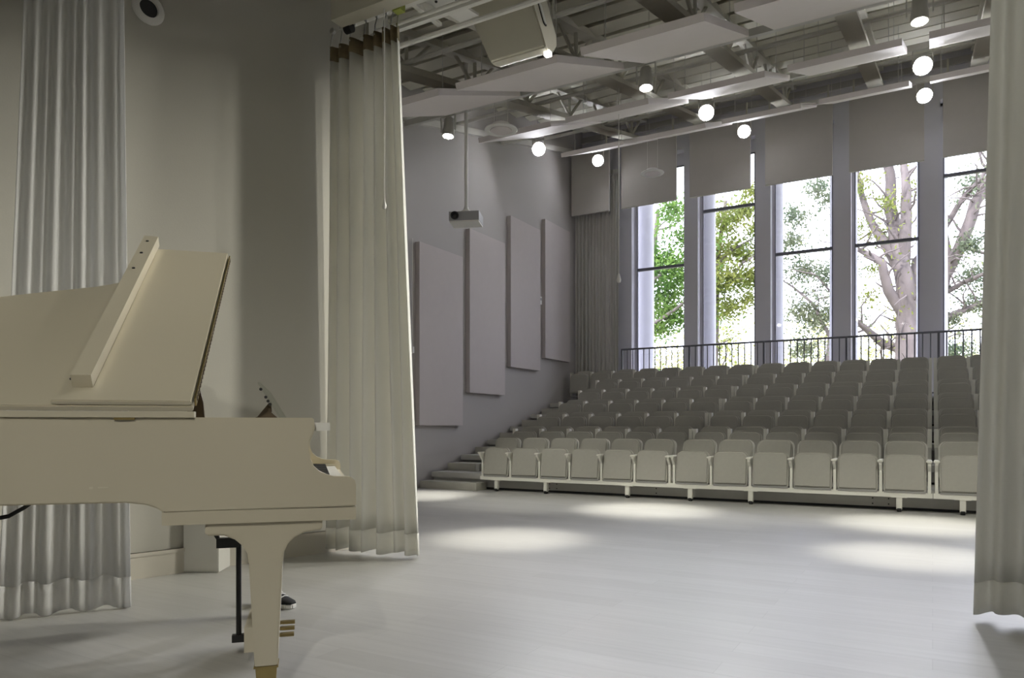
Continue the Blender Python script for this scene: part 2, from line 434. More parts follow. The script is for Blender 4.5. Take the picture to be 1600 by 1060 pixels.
rowname = ['front row', 'second row', 'third row', 'fourth row', 'fifth row', 'sixth row', 'back row']
def chair(row, x, idx, last):
    y = 9.4 + TD * (row - 1); z = PITCH * (row - 1) + (.07 if row == 1 else 0)
    look = 'pale beige tip-up seat with white arms' if row == 1 else 'grey beige upholstered tip-up seat'
    t = thing('auditorium_seat', f'{look}, {rowname[row-1]}, {ordinal(idx)} seat from the stair end', 'seat', (x, y, z), 0, f'auditorium seats in the {rowname[row-1]}')
    link('seat', ME['seat'], t, (0, 0, 0 if row == 1 else .07)); link('backrest', ME['back'], t); link('back_shell', ME['shell'], t); link('seat_hinge', ME['hinge'], t)
    for s in ([-1, 1] if last else [-1]):
        if row == 1:
            link('armrest', ME['armf'], t, (s * HW, 0, 0))
        else:
            link('armrest', ME['armt'], t, (s * HW, 0, 0)); link('side_post', ME['post'], t, (s * HW, 0, 0))
    if row > 1: link('pedestal', ME['foot'], t)
SEC = [-5.97, -2.97, .04]
for row in range(1, 8):
    idx = 1
    if row == 7:
        for k in (2, 1):
            chair(row, SEC[0] - CP * (k - .5), idx, False); idx += 1
    for si, sx in enumerate(SEC):
        cnt = 6 if si < 2 else 2
        for k in range(cnt):
            chair(row, sx + CP * (k + .5), idx, k == cnt - 1); idx += 1
# front row rails with castor legs
legx = [[-5.72, -4.88, -3.62], [-2.75, -1.98, -.33], [.29, .86]]
for si, sx in enumerate(SEC):
    cnt = 6 if si < 2 else 2; w = cnt * CP
    t = thing('seat_rail', f'white steel rail carrying the {["left", "middle", "right"][si]} block of front row seats on castor legs', 'rail', (sx, 9.4, 0), 0, 'front row seat rails')
    MB().box(-.03, w + .03, .02, .085, .17, .225, b=.008).box(-.03, w + .03, .10, .24, .18, .21, b=.004).build('beam', 'frame', t)
    for lx in legx[si]:
        x = lx - sx
        l = MB().prism([(.02, .175), (.09, .175), (.075, .11), (.075, .05), (.06, .028), (.02, .028), (.012, .05), (.02, .11)], x - .03, x + .03, lambda a, q, c: (c, a, q), b=.006).box(x - .08, x + .08, .01, .09, .165, .185, b=.004).build('leg', 'frame', t)
        MB().lathe([(0, -.028), (.027, -.028), (.030, -.02), (.030, .02), (.027, .028), (0, .028)], 16, lambda a, q, c, x=x: (x + c * .8, .04 + a, .030 + q)).build('castor', 'rubber', l)

# guard railing behind the back row
t = thing('guard_railing', 'dark thin-barred guard railing behind the back row below the windows', 'railing', (0, 15.3, PITCH * 6))
H = 1.22
MB().tube([(-6.02, 0, H), (1.6, 0, H)], .02, 8).build('top_rail', 'rail', t)
MB().tube([(-6.02, 0, .12), (1.6, 0, .12)], .015, 8).build('bottom_rail', 'rail', t)
x = -6.0; k = 0
while x < 1.6:
    if k % 12 == 0: MB().box(x - .02, x + .02, -.02, .02, 0, H).build('post', 'rail', t)
    else: MB().tube([(x, 0, .12), (x, 0, H)], .012, 6).build('baluster', 'rail', t)
    x += .127; k += 1

# ------------------------------------------------------------------ curtains
def curtain(name, label, pathb, patht, zb, zt, n, amp, m, band=None, hem=True, loc=None, ripple=.5, seed=1, cat='curtain', bandm='band'):
    rnd = random.Random(seed)
    ph = [rnd.uniform(.7, 1.3) for _ in range(n + 1)]; tot = sum(ph[:n])
    am = [rnd.uniform(.65, 1.2) for _ in range(n + 1)]
    cum = [0]
    for q in ph[:n]: cum.append(cum[-1] + q / tot)
    def at(path, u):
        s = u * (len(path) - 1); i = min(int(s), len(path) - 2); f = s - i
        a, bq = Vector(path[i]), Vector(path[i + 1]); p = a.lerp(bq, f); d = (bq - a).normalized()
        return p, Vector((d.y, -d.x))
    def pt(u, v):   # v 0 bottom 1 top
        k = max(j for j in range(n) if cum[j] <= u + 1e-9); f = (u - cum[k]) / (cum[k + 1] - cum[k])
        pb, nb = at(pathb, u); ptp, ntp = at(patht, u)
        w = v + .12 * math.sin(v * PI) * 0
        p = pb.lerp(ptp, w); nn = nb.lerp(ntp, w).normalized()
        c = math.cos(2 * PI * f)
        sh = (1 - abs(c) ** .7) if c < 0 else (abs(c) ** .8)
        a = amp * (am[k] * (1 - f) + am[k + 1] * f) * (1.12 - .3 * v)
        off = a * math.copysign(abs(c) ** .75, c) + amp * .25 * math.sin(9 * u * PI + 3 * v + seed)
        p = p + nn * off
        zbb = zb + .012 * math.sin(7 * u * PI + seed)
        return (p.x, p.y, zbb + (zt - zbb) * v)
    NU = n * 16
    def strip(v0, v1, nv, thick, push=0):
        bm = bmesh.new(); g = []
        for j in range(nv + 1):
            v = v0 + (v1 - v0) * j / nv
            g.append([bm.verts.new(pt(i / NU, v)) for i in range(NU + 1)])
        for j in range(nv):
            for i in range(NU): bm.faces.new((g[j][i], g[j][i + 1], g[j + 1][i + 1], g[j + 1][i]))
        bmesh.ops.recalc_face_normals(bm, faces=bm.faces[:])
        return bm
    t = thing(name, label, cat)
    def put(nm, bm, m, th):
        me = bpy.data.meshes.new(nm); bm.to_mesh(me); bm.free(); me.polygons.foreach_set('use_smooth', [True] * len(me.polygons))
        me.materials.append(M[m]); o = link(nm, me, t)
        md = o.modifiers.new('thickness', 'SOLIDIFY'); md.thickness = th; md.offset = 0
        return o
    hv = .16 / (zt - zb)
    bv = 1 - (.11 / (zt - zb)) if band else 1
    put('drape', strip(hv if hem else 0, bv, 26, .002), m, .003)
    if hem: put('hem', strip(.0, hv, 3, .002), m, .009)
    if band: put('header_band', strip(bv, 1, 2, .002), bandm, .006)
    return t, pt, cum

# front curtain, left bundle
cb = [(-4.05, 4.18), (-3.65, 4.22), (-3.26, 4.30)]; ct = [(-4.03, 4.2), (-3.64, 4.2), (-3.37, 4.2)]
t, pt, cum = curtain('stage_curtain', 'white gathered stage curtain with brown header band beside the piano', cb, ct, .035, 3.91, 7, .048, 'curtain', band=True, seed=3)
for k in range(8):
    u = min(cum[k], 1); p = pt(u, 1)
    MB().tube([(p[0], p[1], p[2] - .03), (p[0], p[1] + .01, p[2] + .05), (p[0], 4.2, 4.03)], .005, 6).build('curtain_hook', 'steelw', t)
    MB().lathe([(0, -.012), (.022, -.012), (.024, 0), (.022, .012), (0, .012)], 12, lambda a, q, c, p=p: (p[0] + a, 4.2 + c, 4.045 + q)).build('carrier_wheel', 'steelw', t)
# right bundle
cb = [(.185, 4.36), (.5, 4.28), (.9, 4.22), (1.4, 4.2)]; ct = [(.27, 4.24), (.55, 4.22), (.9, 4.2), (1.4, 4.2)]
curtain('stage_curtain', 'white gathered stage curtain at the right edge of the opening', cb, ct, .04, 3.91, 8, .035, 'curtain', band=True, seed=5)
# sheer behind the piano
cb = [(-4.03, 1.86), (-3.95, 2.02), (-3.85, 2.2), (-3.72, 2.36)]; ct = [(-4.2, 2.15), (-4.13, 2.25), (-4.06, 2.34), (-4.0, 2.47)]
curtain('sheer_curtain', 'long white sheer curtain behind the piano at the far left', cb, ct, .015, 5.5, 8, .012, 'sheer', seed=9)
# grey curtain in the far corner
cb = [(XL + .05, 15.2), (-6.03, 15.2)]
curtain('corner_curtain', 'grey pleated curtain in the far corner left of the windows', cb, cb, PITCH * 6 + .02, 6.72, 13, .035, 'grey_curtain', seed=11, band=True, bandm='grey_curtain')

# curtain track, header casing, motor and bracket
t = thing('curtain_track', 'twin white curtain track running across the stage opening', 'curtain track', (0, 4.2, 4.03))
MB().box(-3.95, 1.6, -.02, .02, .0, .045, b=.004).build('track', 'white', t)
MB().box(-3.95, 1.6, .21, .25, .0, .04, b=.004).build('track', 'white', t)
MB().tube([(-3.7, .12, -.02), (1.6, .12, -.02)], .014, 8).build('pull_rod', 'white', t)
MB().tube([(-3.7, .38, -.02), (1.6, .38, -.02)], .020, 8).build('pull_rod', 'white', t)
for x in (-3.3, -1.2, .6):
    MB().box(x - .02, x + .02, -.02, .40, .04, .065).box(x - .02, x + .02, .05, .09, .06, 1.0).build('hanger', 'white', t)
t = thing('header_casing', 'cream box casing above the left stage curtain', 'casing', (0, 4.0, 3.97))
MB().box(-3.84, -3.10, -.02, .10, .0, .62, b=.006).build('box', 'spk', t)
MB().box(-3.78, -3.36, .10, .17, .06, .24).build('motor_channel', 'black', t)
MB().box(-3.62, -3.56, -.026, -.02, .10, .135, b=.002).build('slot', 'black', t)
MB().box(-3.36, -3.29, .10, .16, -.01, .10, b=.003).build('tag_plate', 'tag', t)
MB().lathe([(0, -.03), (.035, -.03), (.035, .03), (0, .03)], 16, lambda a, q, c: (-3.80 + c, .13 + a, .0 + q)).build('pulley', 'black', t)
t = thing('track_bracket', 'flat white steel plate crossing over the curtain track', 'bracket', (-3.22, 4.02, 4.12))
MB().box(-.09, .09, 0, .8, 0, .02, b=.003, f=lambda a, q, c: (a + q * .06, q, c + .10 * q)).build('plate', 'white', t)
for yy in (.3, .42, .54):
    MB().lathe([(0, 0), (.012, 0), (.01, -.008), (0, -.008)], 8, lambda a, q, c, yy=yy: (a, yy + q, c + .10 * yy)).build('bolt', 'black', t)

def cord(name, label, x, y, z0, z1):
    t = thing(name, label, 'cord', (x, y, z0))
    MB().tube([(0, 0, .05), (0, 0, z1 - z0)], .0035, 6).build('string', 'white', t)
    MB().lathe([(0, 0), (.012, .004), (.017, .025), (.010, .055), (.004, .075), (0, .078)], 12).build('pull_knob', 'white', t)
cord('pull_cord', 'thin white pull cord hanging in front of the left stage curtain', -3.40, 4.06, 2.53, 4.2)
t = thing('window_pull_cord', 'long white pull cord with thick lower sleeve hanging in the house near the corner curtain', 'cord', (-4.05, 10.2, 3.12))
MB().tube([(0, 0, .05), (0, 0, 3.0)], .005, 6).build('string', 'white', t)
MB().tube([(0, 0, .95), (0, 0, 2.1)], .010, 8).build('sleeve', 'white', t)
MB().lathe([(0, 0), (.025, .01), (.035, .05), (.02, .11), (.006, .15), (0, .15)], 12).build('pull_knob', 'white', t)

# ------------------------------------------------------------------ lamps
def lamp(x, y, z, tilt, kind, label, energy, angle=40, blend=.7, col=(1, .97, .9), soft=.10, yaw=0):
    """spot lamp hung from a bar above; tilt from straight down towards -y (degrees)"""
    top = (roofz(y) - .09 - z) if y > 5 else .5
    t = thing('spot_lamp', label, 'spotlight', (x, y, z), 0, 'ceiling spot lamps')
    MB().box(-.02, .02, -.02, .02, .26, top, b=.003).box(-.13, .13, -.012, .012, .24, .262, b=.003).box(-.132, -.118, -.015, .015, .02, .25).box(.118, .132, -.015, .015, .02, .25).build('yoke', 'post', t)
    rot = Matrix.Rotation(R(yaw), 3, 'Z') @ Matrix.Rotation(-R(tilt), 3, 'X')
    f = lambda a, q, c: tuple(rot @ Vector((a, q, c)))
    MB().lathe([(0, .22), (.06, .22), (.075, .20), (.08, .08), (.088, .03), (.092, -.06), (.085, -.06), (.08, -.045), (0, -.045)], 20, (lambda a, q, c: f(a * 1.4, q * 1.4, c)) if kind == 'hot' else f).build('housing', 'post', t)
    mb = MB(); ks = 1.45 if kind == 'hot' else 1
    cells = [(0, 0)] + [(.05 * math.cos(k * PI / 3), .05 * math.sin(k * PI / 3)) for k in range(6)]
    for cx, cy in cells:
        mb.lathe([(0, -.075), (.014, -.073), (.024, -.062), (.024, -.043), (0, -.043)], 10, lambda a, q, c, cx=cx, cy=cy: f((a + cx) * ks, (q + cy) * ks, c))
    mb.build('lens', 'ledhot' if kind == 'hot' else 'led', t)
    L = bpy.data.lights.new('lamp_beam', 'SPOT'); L.energy = energy; L.spot_size = R(angle); L.spot_blend = blend; L.color = col; L.shadow_soft_size = soft
    lo = bpy.data.objects.new('lamp_beam', L); COL.objects.link(lo); lo.parent = t
    lo.location = rot @ Vector((0, 0, -.14)); lo.rotation_euler = rot.to_euler()
    return t
LX = [-6.3, -3.2, -.12, 3.0]
side = ['left', 'middle', 'right', 'far right']
WARM = (1, .97, .86); COOL = (.93, .94, 1)
for i, x in enumerate(LX):
    lamp(x, 6.1, 4.78, 7 if i != 2 else -2, 'led', f'white spot lamp over the stage front, {side[i]} of its row', 1100, 21, 1, WARM)
    if i < 3:
        lamp(x, 9.0, 5.4, 9 if i == 1 else 7, 'led', f'white spot lamp aimed down in the first lamp row, {side[i]} one', 1700, 22, 1, WARM, yaw=20 if i == 1 else 0)
        lamp(x, 11.9, 6.12, 62, 'hot', f'glaring white spot lamp of the second lamp row, {side[i]} one', 500, 40, .8, COOL, yaw=[28, 12, 0][i])
    else:
        lamp(x, 9.0, 5.4, 65, 'led', 'white spot lamp of the first lamp row aimed at the stage wall', 1900, 30, 1, WARM, soft=.25, yaw=-51)
        lamp(x, 11.9, 6.12, 67, 'hot', 'glaring white spot lamp of the second lamp row, far right one', 2400, 27, 1, WARM, soft=.3, yaw=-40)
    lamp(x, 14.65, 6.78, 64, 'hot', f'glaring white spot lamp close to the windows, {side[i]} one', 450, 40, .8, COOL, yaw=[23, 11, 0, -15][i])
for i, (x, y, z) in enumerate([(-2.6, 3.2, 4.7), (-.9, 2.6, 4.7), (.9, 3.2, 4.7), (0, -2.2, 4.7)]):  # out-of-view lamps added to light the stage and piano
    lamp(x, y, z, 0, 'led', f'unseen white spot lamp added over the stage, {ordinal(i+1)} of its row', (20, 32, 30, 105)[i], 125, 1, (1, .98, .80))
for i, x in enumerate((-4.6, -2.2, .2, 2.4)):  # out-of-view lamps added to brighten the front row
    lamp(x, 5.35, 4.55, -37, 'led', f'unseen fill lamp added inside the opening aimed at the seats, {side[i]} one', 520, 42, 1, (1, .98, .86))
lamp(1.2, -2.4, 4.3, 57, 'led', 'unseen fill lamp added behind the viewpoint aimed at the piano', 400, 46, 1, WARM, yaw=-138)  # out-of-view lamp added to brighten the near side of the piano

# round hanging speakers
for i, (x, y, z, r) in enumerate([(-5.2, 8.70, 5.10, .225), (-5.0, 14.45, 6.2, .235)]):
    t = thing('ceiling_speaker', ['round white ceiling speaker hanging on wires near the projector pole', 'round white ceiling speaker hanging in front of a window baffle'][i], 'speaker', (x, y, z), 0, 'round hanging speakers')
    MB().lathe([(0, .09), (.12, .09), (.15, .03), (r, .018), (r + .005, .008), (r, 0), (r * .74, -.002), (r * .72, .006), (0, .006)], 36).build('body', 'white', t)
    MB().lathe([(0, -.006), (r * .66, -.006), (r * .68, 0), (r * .66, .004), (0, .004)], 36).build('grille', 'cloud', t)
    for s in (-1, 1):
        MB().tube([(s * .11, 0, .08), (s * .11, 0, roofz(y) - z + .02)], .005, 6).build('suspension_wire', 'trim', t)

# projector on a pole
t = thing('projector', 'grey and white projector hanging from a long white ceiling pole', 'projector', (-5.88, 8.85, 3.94), R(22))
px = MB().box(-.22, .22, -.17, .17, 0, .13, b=.012).build('case', 'proj', t)
MB().box(-.215, .215, -.165, .165, -.02, .002, b=.005).build('base_plate', 'white', t)
f = lambda a, q, c: (-.13 + a, -.17 - c, .068 + q)
l = MB().lathe([(0, -.01), (.055, -.01), (.058, .03), (.046, .035), (.044, .01), (0, .01)], 24, f).build('lens_ring', 'black', t)
MB().lathe([(0, .012), (.03, .012), (.043, .004), (.043, .0), (0, 0)], 20, f).build('lens', 'shade', l)
MB().lathe([(0, .13), (.10, .13), (.085, .165), (.04, .20), (.03, .24), (0, .24)], 20).build('mount', 'white', t)
MB().tube([(0, 0, .22), (0, 0, roofz(8.85) - 3.94 + .7)], .027, 14).build('pole', 'white', t)

# loudspeaker hanging above the stage opening
t = thing('hanging_loudspeaker', 'large cream loudspeaker with a rounded side hanging tilted above the stage opening', 'loudspeaker', (-2.95, 5.2, 4.03))
prof = [(0, 0), (.05, -.01), (.18, .04), (.29, .14), (.345, .26), (.35, .36), (.35, .70), (-.05, .70)]
lean = lambda c, q: (c - .36 * q + c * .30 * q)
MB().prism(prof, -.26, .26, lambda a, q, c: (lean(c, q), a, q), b=.012).build('cabinet', 'spk', t)
MB().prism([(.0, .012), (-.049, .69), (-.057, .69), (-.008, .012)], -.25, .25, lambda a, q, c: (lean(c, q), a, q), b=.003).build('grille', 'spk', t)
fh = lambda a, q, c: (lean(.26, q + .24) + c, .12 + a, .24 + q)
hd = MB().prism(rrect(.06, .22, .028, .028), 0, .006, lambda a, q, c: fh(a, q, c), b=0).build('side_handle', 'black', t)
MB().prism([(a * .72, .015 + q * .88) for a, q in rrect(.06, .22, .028, .028)], .004, .012, lambda a, q, c: fh(a, q, c), b=0).build('handle_plate', 'white', hd)
MB().box(.215, .265, .05, .10, -.04, -.004, b=.004).build('indicator_lamp', 'ind', t)
for s_ in (-.2, .2):
    MB().box(lean(s_, .69) - .015, lean(s_, .69) + .015, .1, .13, .68, 1.3).build('hanger', 'steel', t)

# ------------------------------------------------------------------ piano
PZ = R(45.5)
P = thing('grand_piano', 'ivory white grand piano with its lid raised and front flap folded back', 'piano', (-1.769, 1.959, 0), PZ)
ARM = [(-.74, .722), (-.68, .714), (-.645, .700), (-.626, .686), (0, .690), (0, .766), (-.004, .782), (-.016, .793), (-.03, .796), (-.075, .797), (-.10, .803), (-.125, .815), (-.145, .834), (-.156, .860), (-.160, .895), (-.156, .925), (-.147, .945), (-.141, .965), (-.1445, 1.003)]
for nm, y0, y1, xe in (('cheek', 0, .045, -1.42), ('cheek', 1.375, 1.42, -.86)):
    arm = [(xe, .723)] + ARM + [(xe, 1.003)]
    MB().prism(arm, y0, y1, lambda a, q, c: (a, c, q), b=.004).build(nm, 'piano', P)
# rim behind the cheeks
out = [(-1.42, 0), (-1.56, .03), (-1.65, .12), (-1.68, .27), (-1.66, .42), (-1.58, .53), (-1.45, .62), (-1.33, .72), (-1.2, .84), (-1.08, .96), (-1.0, 1.10), (-.95, 1.25), (-.90, 1.36), (-.86, 1.42)]
def offs(pts, d):
    r = []
    for i, p in enumerate(pts):
        a = Vector(pts[max(i - 1, 0)]); c = Vector(pts[min(i + 1, len(pts) - 1)]); t_ = (c - a).normalized()
        n_ = Vector((t_.y, -t_.x)); r.append((p[0] - n_.x * -d, p[1] - n_.y * -d))
    return r
inn = offs(out, .045)
ring = out + inn[::-1]
MB().prism(ring, .722, 1.003, b=0).build('rim', 'piano', P)
MB().prism(inn + [(-.3, 1.375), (-.3, .045), (-1.42, .045)], .745, .77, b=0).build('soundboard', 'piano', P)
MB().prism([(a, q) for a, q in offs(out, .06)] + [(-.42, 1.36), (-.42, .06), (-1.42, .06)], .89, .91, b=0).build('iron_plate', 'gold', P)
mb = MB()
for k in range(60):
    yy = .1 + k * .0205; mb.tube([(-.45, yy, .925), (-.85 - .6 * (1 - k / 60) + .05, yy * .8 + .06, .925)], .0012, 4)
mb.build('strings', 'steelw', P)['kind'] = 'stuff'
for yy in (.5, .8, 1.1): MB().box(-1.0 - .25 * (yy < .9), -.64, yy, yy + .07, .705, .746).build('under_beam', 'piano', P)
MB().box(-.632, .0, .004, 1.416, .643, .687, b=.006).build('keybed', 'piano', P)
MB().box(-.02, -.003, .045, 1.375, .69, .745, b=.004).build('key_slip', 'piano', P)
mb = MB()
for k in range(52): mb.box(-.175, -.03, .10 + k * .0235, .10 + k * .0235 + .0228, .745, .765, b=.0015)
kb = mb.build('keyboard', 'keys', P)
mb = MB()
for k in range(52):
    if k % 7 in (0, 1, 3, 4, 5): mb.box(-.175, -.08, .10 + (k + 1) * .0235 - .006, .10 + (k + 1) * .0235 + .006, .765, .778, b=.002)
mb.build('black_keys', 'black', kb)
for y0, y1 in ((.046, .098), (1.325, 1.374)): MB().box(-.18, -.03, y0, y1, .70, .775, b=.006).build('key_block', 'piano', P)
MB().prism([(-.20, .75), (-.185, .75), (-.165, .94), (-.155, .985), (-.19, .985)], .05, 1.37, lambda a, q, c: (a, c, q), b=.004).build('fallboard', 'piano', P)
MB().box(-.155, -.088, .05, 1.37, .957, .987, b=.005).build('fallboard_lip', 'white', P)  # white instead of ivory imitates light falling on the lip
# lid
A = R(33.6); LC, LS = math.cos(A), math.sin(A)
lp = lambda x, w, h: (x, -.008 + w * LC - h * LS, 1.022 + w * LS + h * LC)
lidpoly = [(-.533, 0), (-.533, 1.37), (-.86, 1.37), (-.885, 1.32), (-.92, 1.12), (-.945, .99), (-1.02, .94), (-1.2, .86), (-1.33, .80), (-1.48, .66), (-1.6, .53), (-1.69, .40), (-1.71, .25), (-1.66, .08), (-1.56, 0)][::-1]
lid = MB().prism(lidpoly, 0, .02, lp, b=.003).build('lid', 'piano', P)
MB().prism([(-.537, .004), (-.537, 1.365), (-.90, 1.365), (-.905, 1.2), (-.905, .05), (-.95, .02), (-.95, .004)][::-1], .021, .038, lp, b=.003).build('front_flap', 'piano', lid)
MB().box(-.905, -.845, .085, 1.40, .039, .085, b=.003, f=lp).build('flap_batten', 'piano', lid)
MB().box(-.531, -.526, .03, 1.34, .004, .034, f=lp).build('lid_hinge', 'brass', lid)
mb = MB()
for k in range(44): mb.box(-.5255, -.5235, .05 + k * .0293, .062 + k * .0293, .012, .028, f=lp)
mb.build('hinge_knuckles', 'wood', lid)
for w in (.035, .17, .42, .62, .82, 1.0, 1.18, 1.33):
    xx = -.885 if w > 1.3 else (-.93 if w < .98 else -.917)
    if w > .98: xx = -.90
    MB().lathe([(0, .003), (.006, .003), (.007, 0), (0, 0)], 10, lambda a, q, c, w=w, xx=xx: lp(xx + a + (0.02 if w > .98 else 0), w + q, (.0855 if w > .98 else .020) + c)).build('screw_plug', 'black', lid)
MB().box(-.99, -.53, -.012, .03, 1.002, 1.0225, b=.004).build('hinge_ledge', 'piano', P)
MB().box(-1.5, -.99, -.010, .03, 1.002, 1.0225, b=.004).build('hinge_ledge', 'piano', P)
MB().box(-.772, -.71, -.010, .0, .994, 1.003, b=.002).build('lid_hook', 'brass', P)
MB().prism([(-.585, .995), (-.525, .995), (-.53, 1.06), (-.545, 1.12), (-.56, 1.14), (-.575, 1.14)], .20, .225, lambda a, q, c: (a, c, q), b=.004).build('prop_stick', 'wood', P)
# music desk of clear acrylic
MB().prism([(-.268, 1.0), (-.258, 1.0), (-.342, 1.142), (-.352, 1.142)], .30, 1.10, lambda a, q, c: (a, c, q), b=.002).build('music_desk', 'acrylic', P)
MB().prism([(-.275, 1.003), (-.36, 1.003), (-.36, 1.008), (-.30, 1.03), (-.302, 1.065), (-.312, 1.065), (-.310, 1.035)], .33, .35, lambda a, q, c: (a, c, q)).build('desk_strut', 'wood', P)
for z, xx in ((1.115, -.338), (1.085, -.32), (1.07, -.312), (1.058, -.304)):
    MB().lathe([(0, 0), (.006, 0), (.006, .006), (0, .006)], 8, lambda a, q, c, z=z, xx=xx: (xx + a, .299 - c, z + q)).build('desk_screw', 'black', P)
MB().box(-.62, -.20, .046, 1.374, .955, .995, b=.004).build('pin_block', 'piano', P)
MB().box(-.82, -.79, -.0015, .001, .772, .776).box(-.845, -.835, -.0015, .001, .77, .777).build('scratch', 'wear', P)
# legs
def leg(cx, cy, rz=0):
    pr = [(-.195, .643), (-.195, .612), (-.19, .602), (-.135, .60), (-.10, .585), (-.075, .562), (-.060, .535), (-.057, .50), (.057, .50), (.060, .535), (.073, .562), (.095, .585), (.13, .602), (.18, .608), (.19, .612), (.19, .643)]
    l = MB().prism([(a, q) for a, q in pr], -.055, .055, lambda a, q, c: (cx + a, cy + c, q), b=.004)
    z = [(.056, .515), (.038, .135)]
    def fr(h, w):
        return [(cx - w, cy - w, h), (cx + w, cy - w, h), (cx + w, cy + w, h), (cx - w, cy + w, h)]
    v = fr(.135, .038) + fr(.52, .056)
    vs, _ = l.add(v, [(3, 2, 1, 0), (4, 5, 6, 7), (0, 1, 5, 4), (1, 2, 6, 5), (2, 3, 7, 6), (3, 0, 4, 7)]); l.bm.normal_update(); l.bev(vs, .004)
    lo = l.build('leg', 'piano', P)
    fm = MB(); v = fr(.058, .031) + fr(.135, .036)
    vs, _ = fm.add(v, [(3, 2, 1, 0), (4, 5, 6, 7), (0, 1, 5, 4), (1, 2, 6, 5), (2, 3, 7, 6), (3, 0, 4, 7)]); fm.bm.normal_update(); fm.bev(vs, .003)
    fm.box(cx - .041, cx + .041, cy - .041, cy + .041, .131, .138, b=.002)
    fm.build('ferrule', 'brass', lo)
    MB().lathe([(0, -.014), (.026, -.014), (.029, -.008), (.029, .008), (.026, .014), (0, .014)], 16, lambda a, q, c: (cx + a, cy + c, .029 + q)).box(cx - .012, cx + .012, cy - .02, cy + .02, .03, .062).build('castor', 'brass', lo)
leg(-.305, .075); leg(-.36, 1.33); leg(-1.47, .36)
# lyre and pedals
lyr = MB().box(-.415, -.31, .50, .82, .055, .155, b=.006).box(-.385, -.33, .54, .78, .15, .175, b=.004).box(-.375, -.335, .55, .59, .16, .645, b=.005).box(-.375, -.335, .73, .77, .16, .645, b=.005).build('lyre', 'piano', P)
for yy in (.56, .66, .76):
    MB().box(-.32, -.27, yy - .008, yy + .008, .095, .108, b=.004).box(-.275, -.222, yy - .014, yy + .014, .096, .108, b=.005, seg=3).build('pedal', 'brass', lyr)
br = MB().tube([(-.444, .60, .10), (-.444, .60, .49), (-.45, .60, .50), (-.52, .60, .50), (-.53, .60, .52), (-.53, .60, .66)], .011, 8).box(-.47, -.395, .585, .615, .075, .105, b=.003).box(-.53, -.44, .585, .615, .47, .51, b=.004).build('lyre_brace', 'black', lyr)

# shoe behind the leg
t = thing('sneaker', 'black low sneaker with white sole on the floor behind the piano leg', 'shoe', (-3.09, 2.78, 0), R(2))
sole = [(-.14, -.028), (-.10, -.036), (0, -.036), (.07, -.048), (.115, -.042), (.14, -.015), (.142, .012), (.12, .036), (.07, .042), (0, .032), (-.10, .034), (-.14, .024)]
MB().prism(sole, 0, .028, b=.006, seg=2).build('sole', 'sole', t)
mb = MB(); rings = []
prof = [(-.135, .022, .085), (-.09, .033, .09), (-.04, .033, .088), (0, .033, .088), (.04, .038, .075), (.08, .042, .055), (.115, .036, .045), (.136, .018, .036)]
for x, w, h in prof:
    rings.append([mb.bm.verts.new((x, w * math.cos(a), .026 + (h - .026) * max(0, math.sin(a)) ** .7)) for a in [PI * k / 8 for k in range(9)]])
for a, b2 in zip(rings, rings[1:]):
    for k in range(8): mb.bm.faces.new((a[k], a[k + 1], b2[k + 1], b2[k]))
mb.bm.faces.new(rings[0]); mb.bm.faces.new(rings[-1][::-1])
mb.build('upper', 'canvas', t)
mb = MB()
for k in range(4): mb.tube([(.005 + k * .02, -.03, .082 - k * .009), (.012 + k * .02, 0, .094 - k * .010), (.005 + k * .02, .03, .082 - k * .009)], .003, 5)
mb.build('laces', 'sole', t)

# white box at the stage wall
t = thing('white_corner_box', 'plain white wedge shaped box against the stage wall behind the piano leg', 'box', (-4.33, 3.11, 0))
w = [(0, 0), (.205, .12), (.075, .32)]
MB().prism(w, 0, .74, b=.004).build('box', 'white', t)
MB().prism([(.004, -.004), (.212, .12), (.079, .326)], .742, .757, b=.003).build('top_plate', 'white', t)
# cable under the piano
o = MB().tube([(-2.56, 1.31, .748), (-2.585, 1.30, .725), (-2.62, 1.29, .703), (-2.68, 1.27, .672), (-2.78, 1.22, .65), (-2.92, 1.14, .665), (-3.02, 1.10, .71), (-3.06, 1.08, .745)], .007, 8).build('power_cable', 'rubber')
tag(o, 'black cable hanging below the piano case at the left edge', 'cable')
# wall vent
p = sp(.14, 0, 3.68)
t = thing('wall_downlight', 'round white wall fixture with dark centre high above the piano', 'wall light', p, math.atan2(SN.y, SN.x))
MB().lathe([(.055, .0), (.06, .02), (.085, .018), (.10, .006), (.102, 0)], 28, lambda a, q, c: (c, a, q)).build('ring', 'white', t)
MB().lathe([(0, .004), (.058, .004), (.058, .0), (0, 0)], 24, lambda a, q, c: (c, a, q)).build('baffle', 'black', t)

# ------------------------------------------------------------------ outdoors
struct(MB().box(-60, 60, 16.2, 120, -.2, 0).build('ground', 'grass'))
for k in range(8):
    x = -7.75 + 1.52 * k
    if k in (0, 6, 7): continue
    x += .14 * (k == 5)
    o = MB().lathe([(0, 0), (.34, 0), (.34, .25), (.29, .28), (.27, 7.6), (.33, 7.7), (.33, 8.0), (0, 8.0)], 24, lambda a, q, c, x=x: (x + a, 17.27 + q, c)).build('outdoor_column', 'concrete')
    tag(o, f'round pale outdoor column outside the windows, {ordinal(k)} from the left', 'column', 'outdoor colonnade')

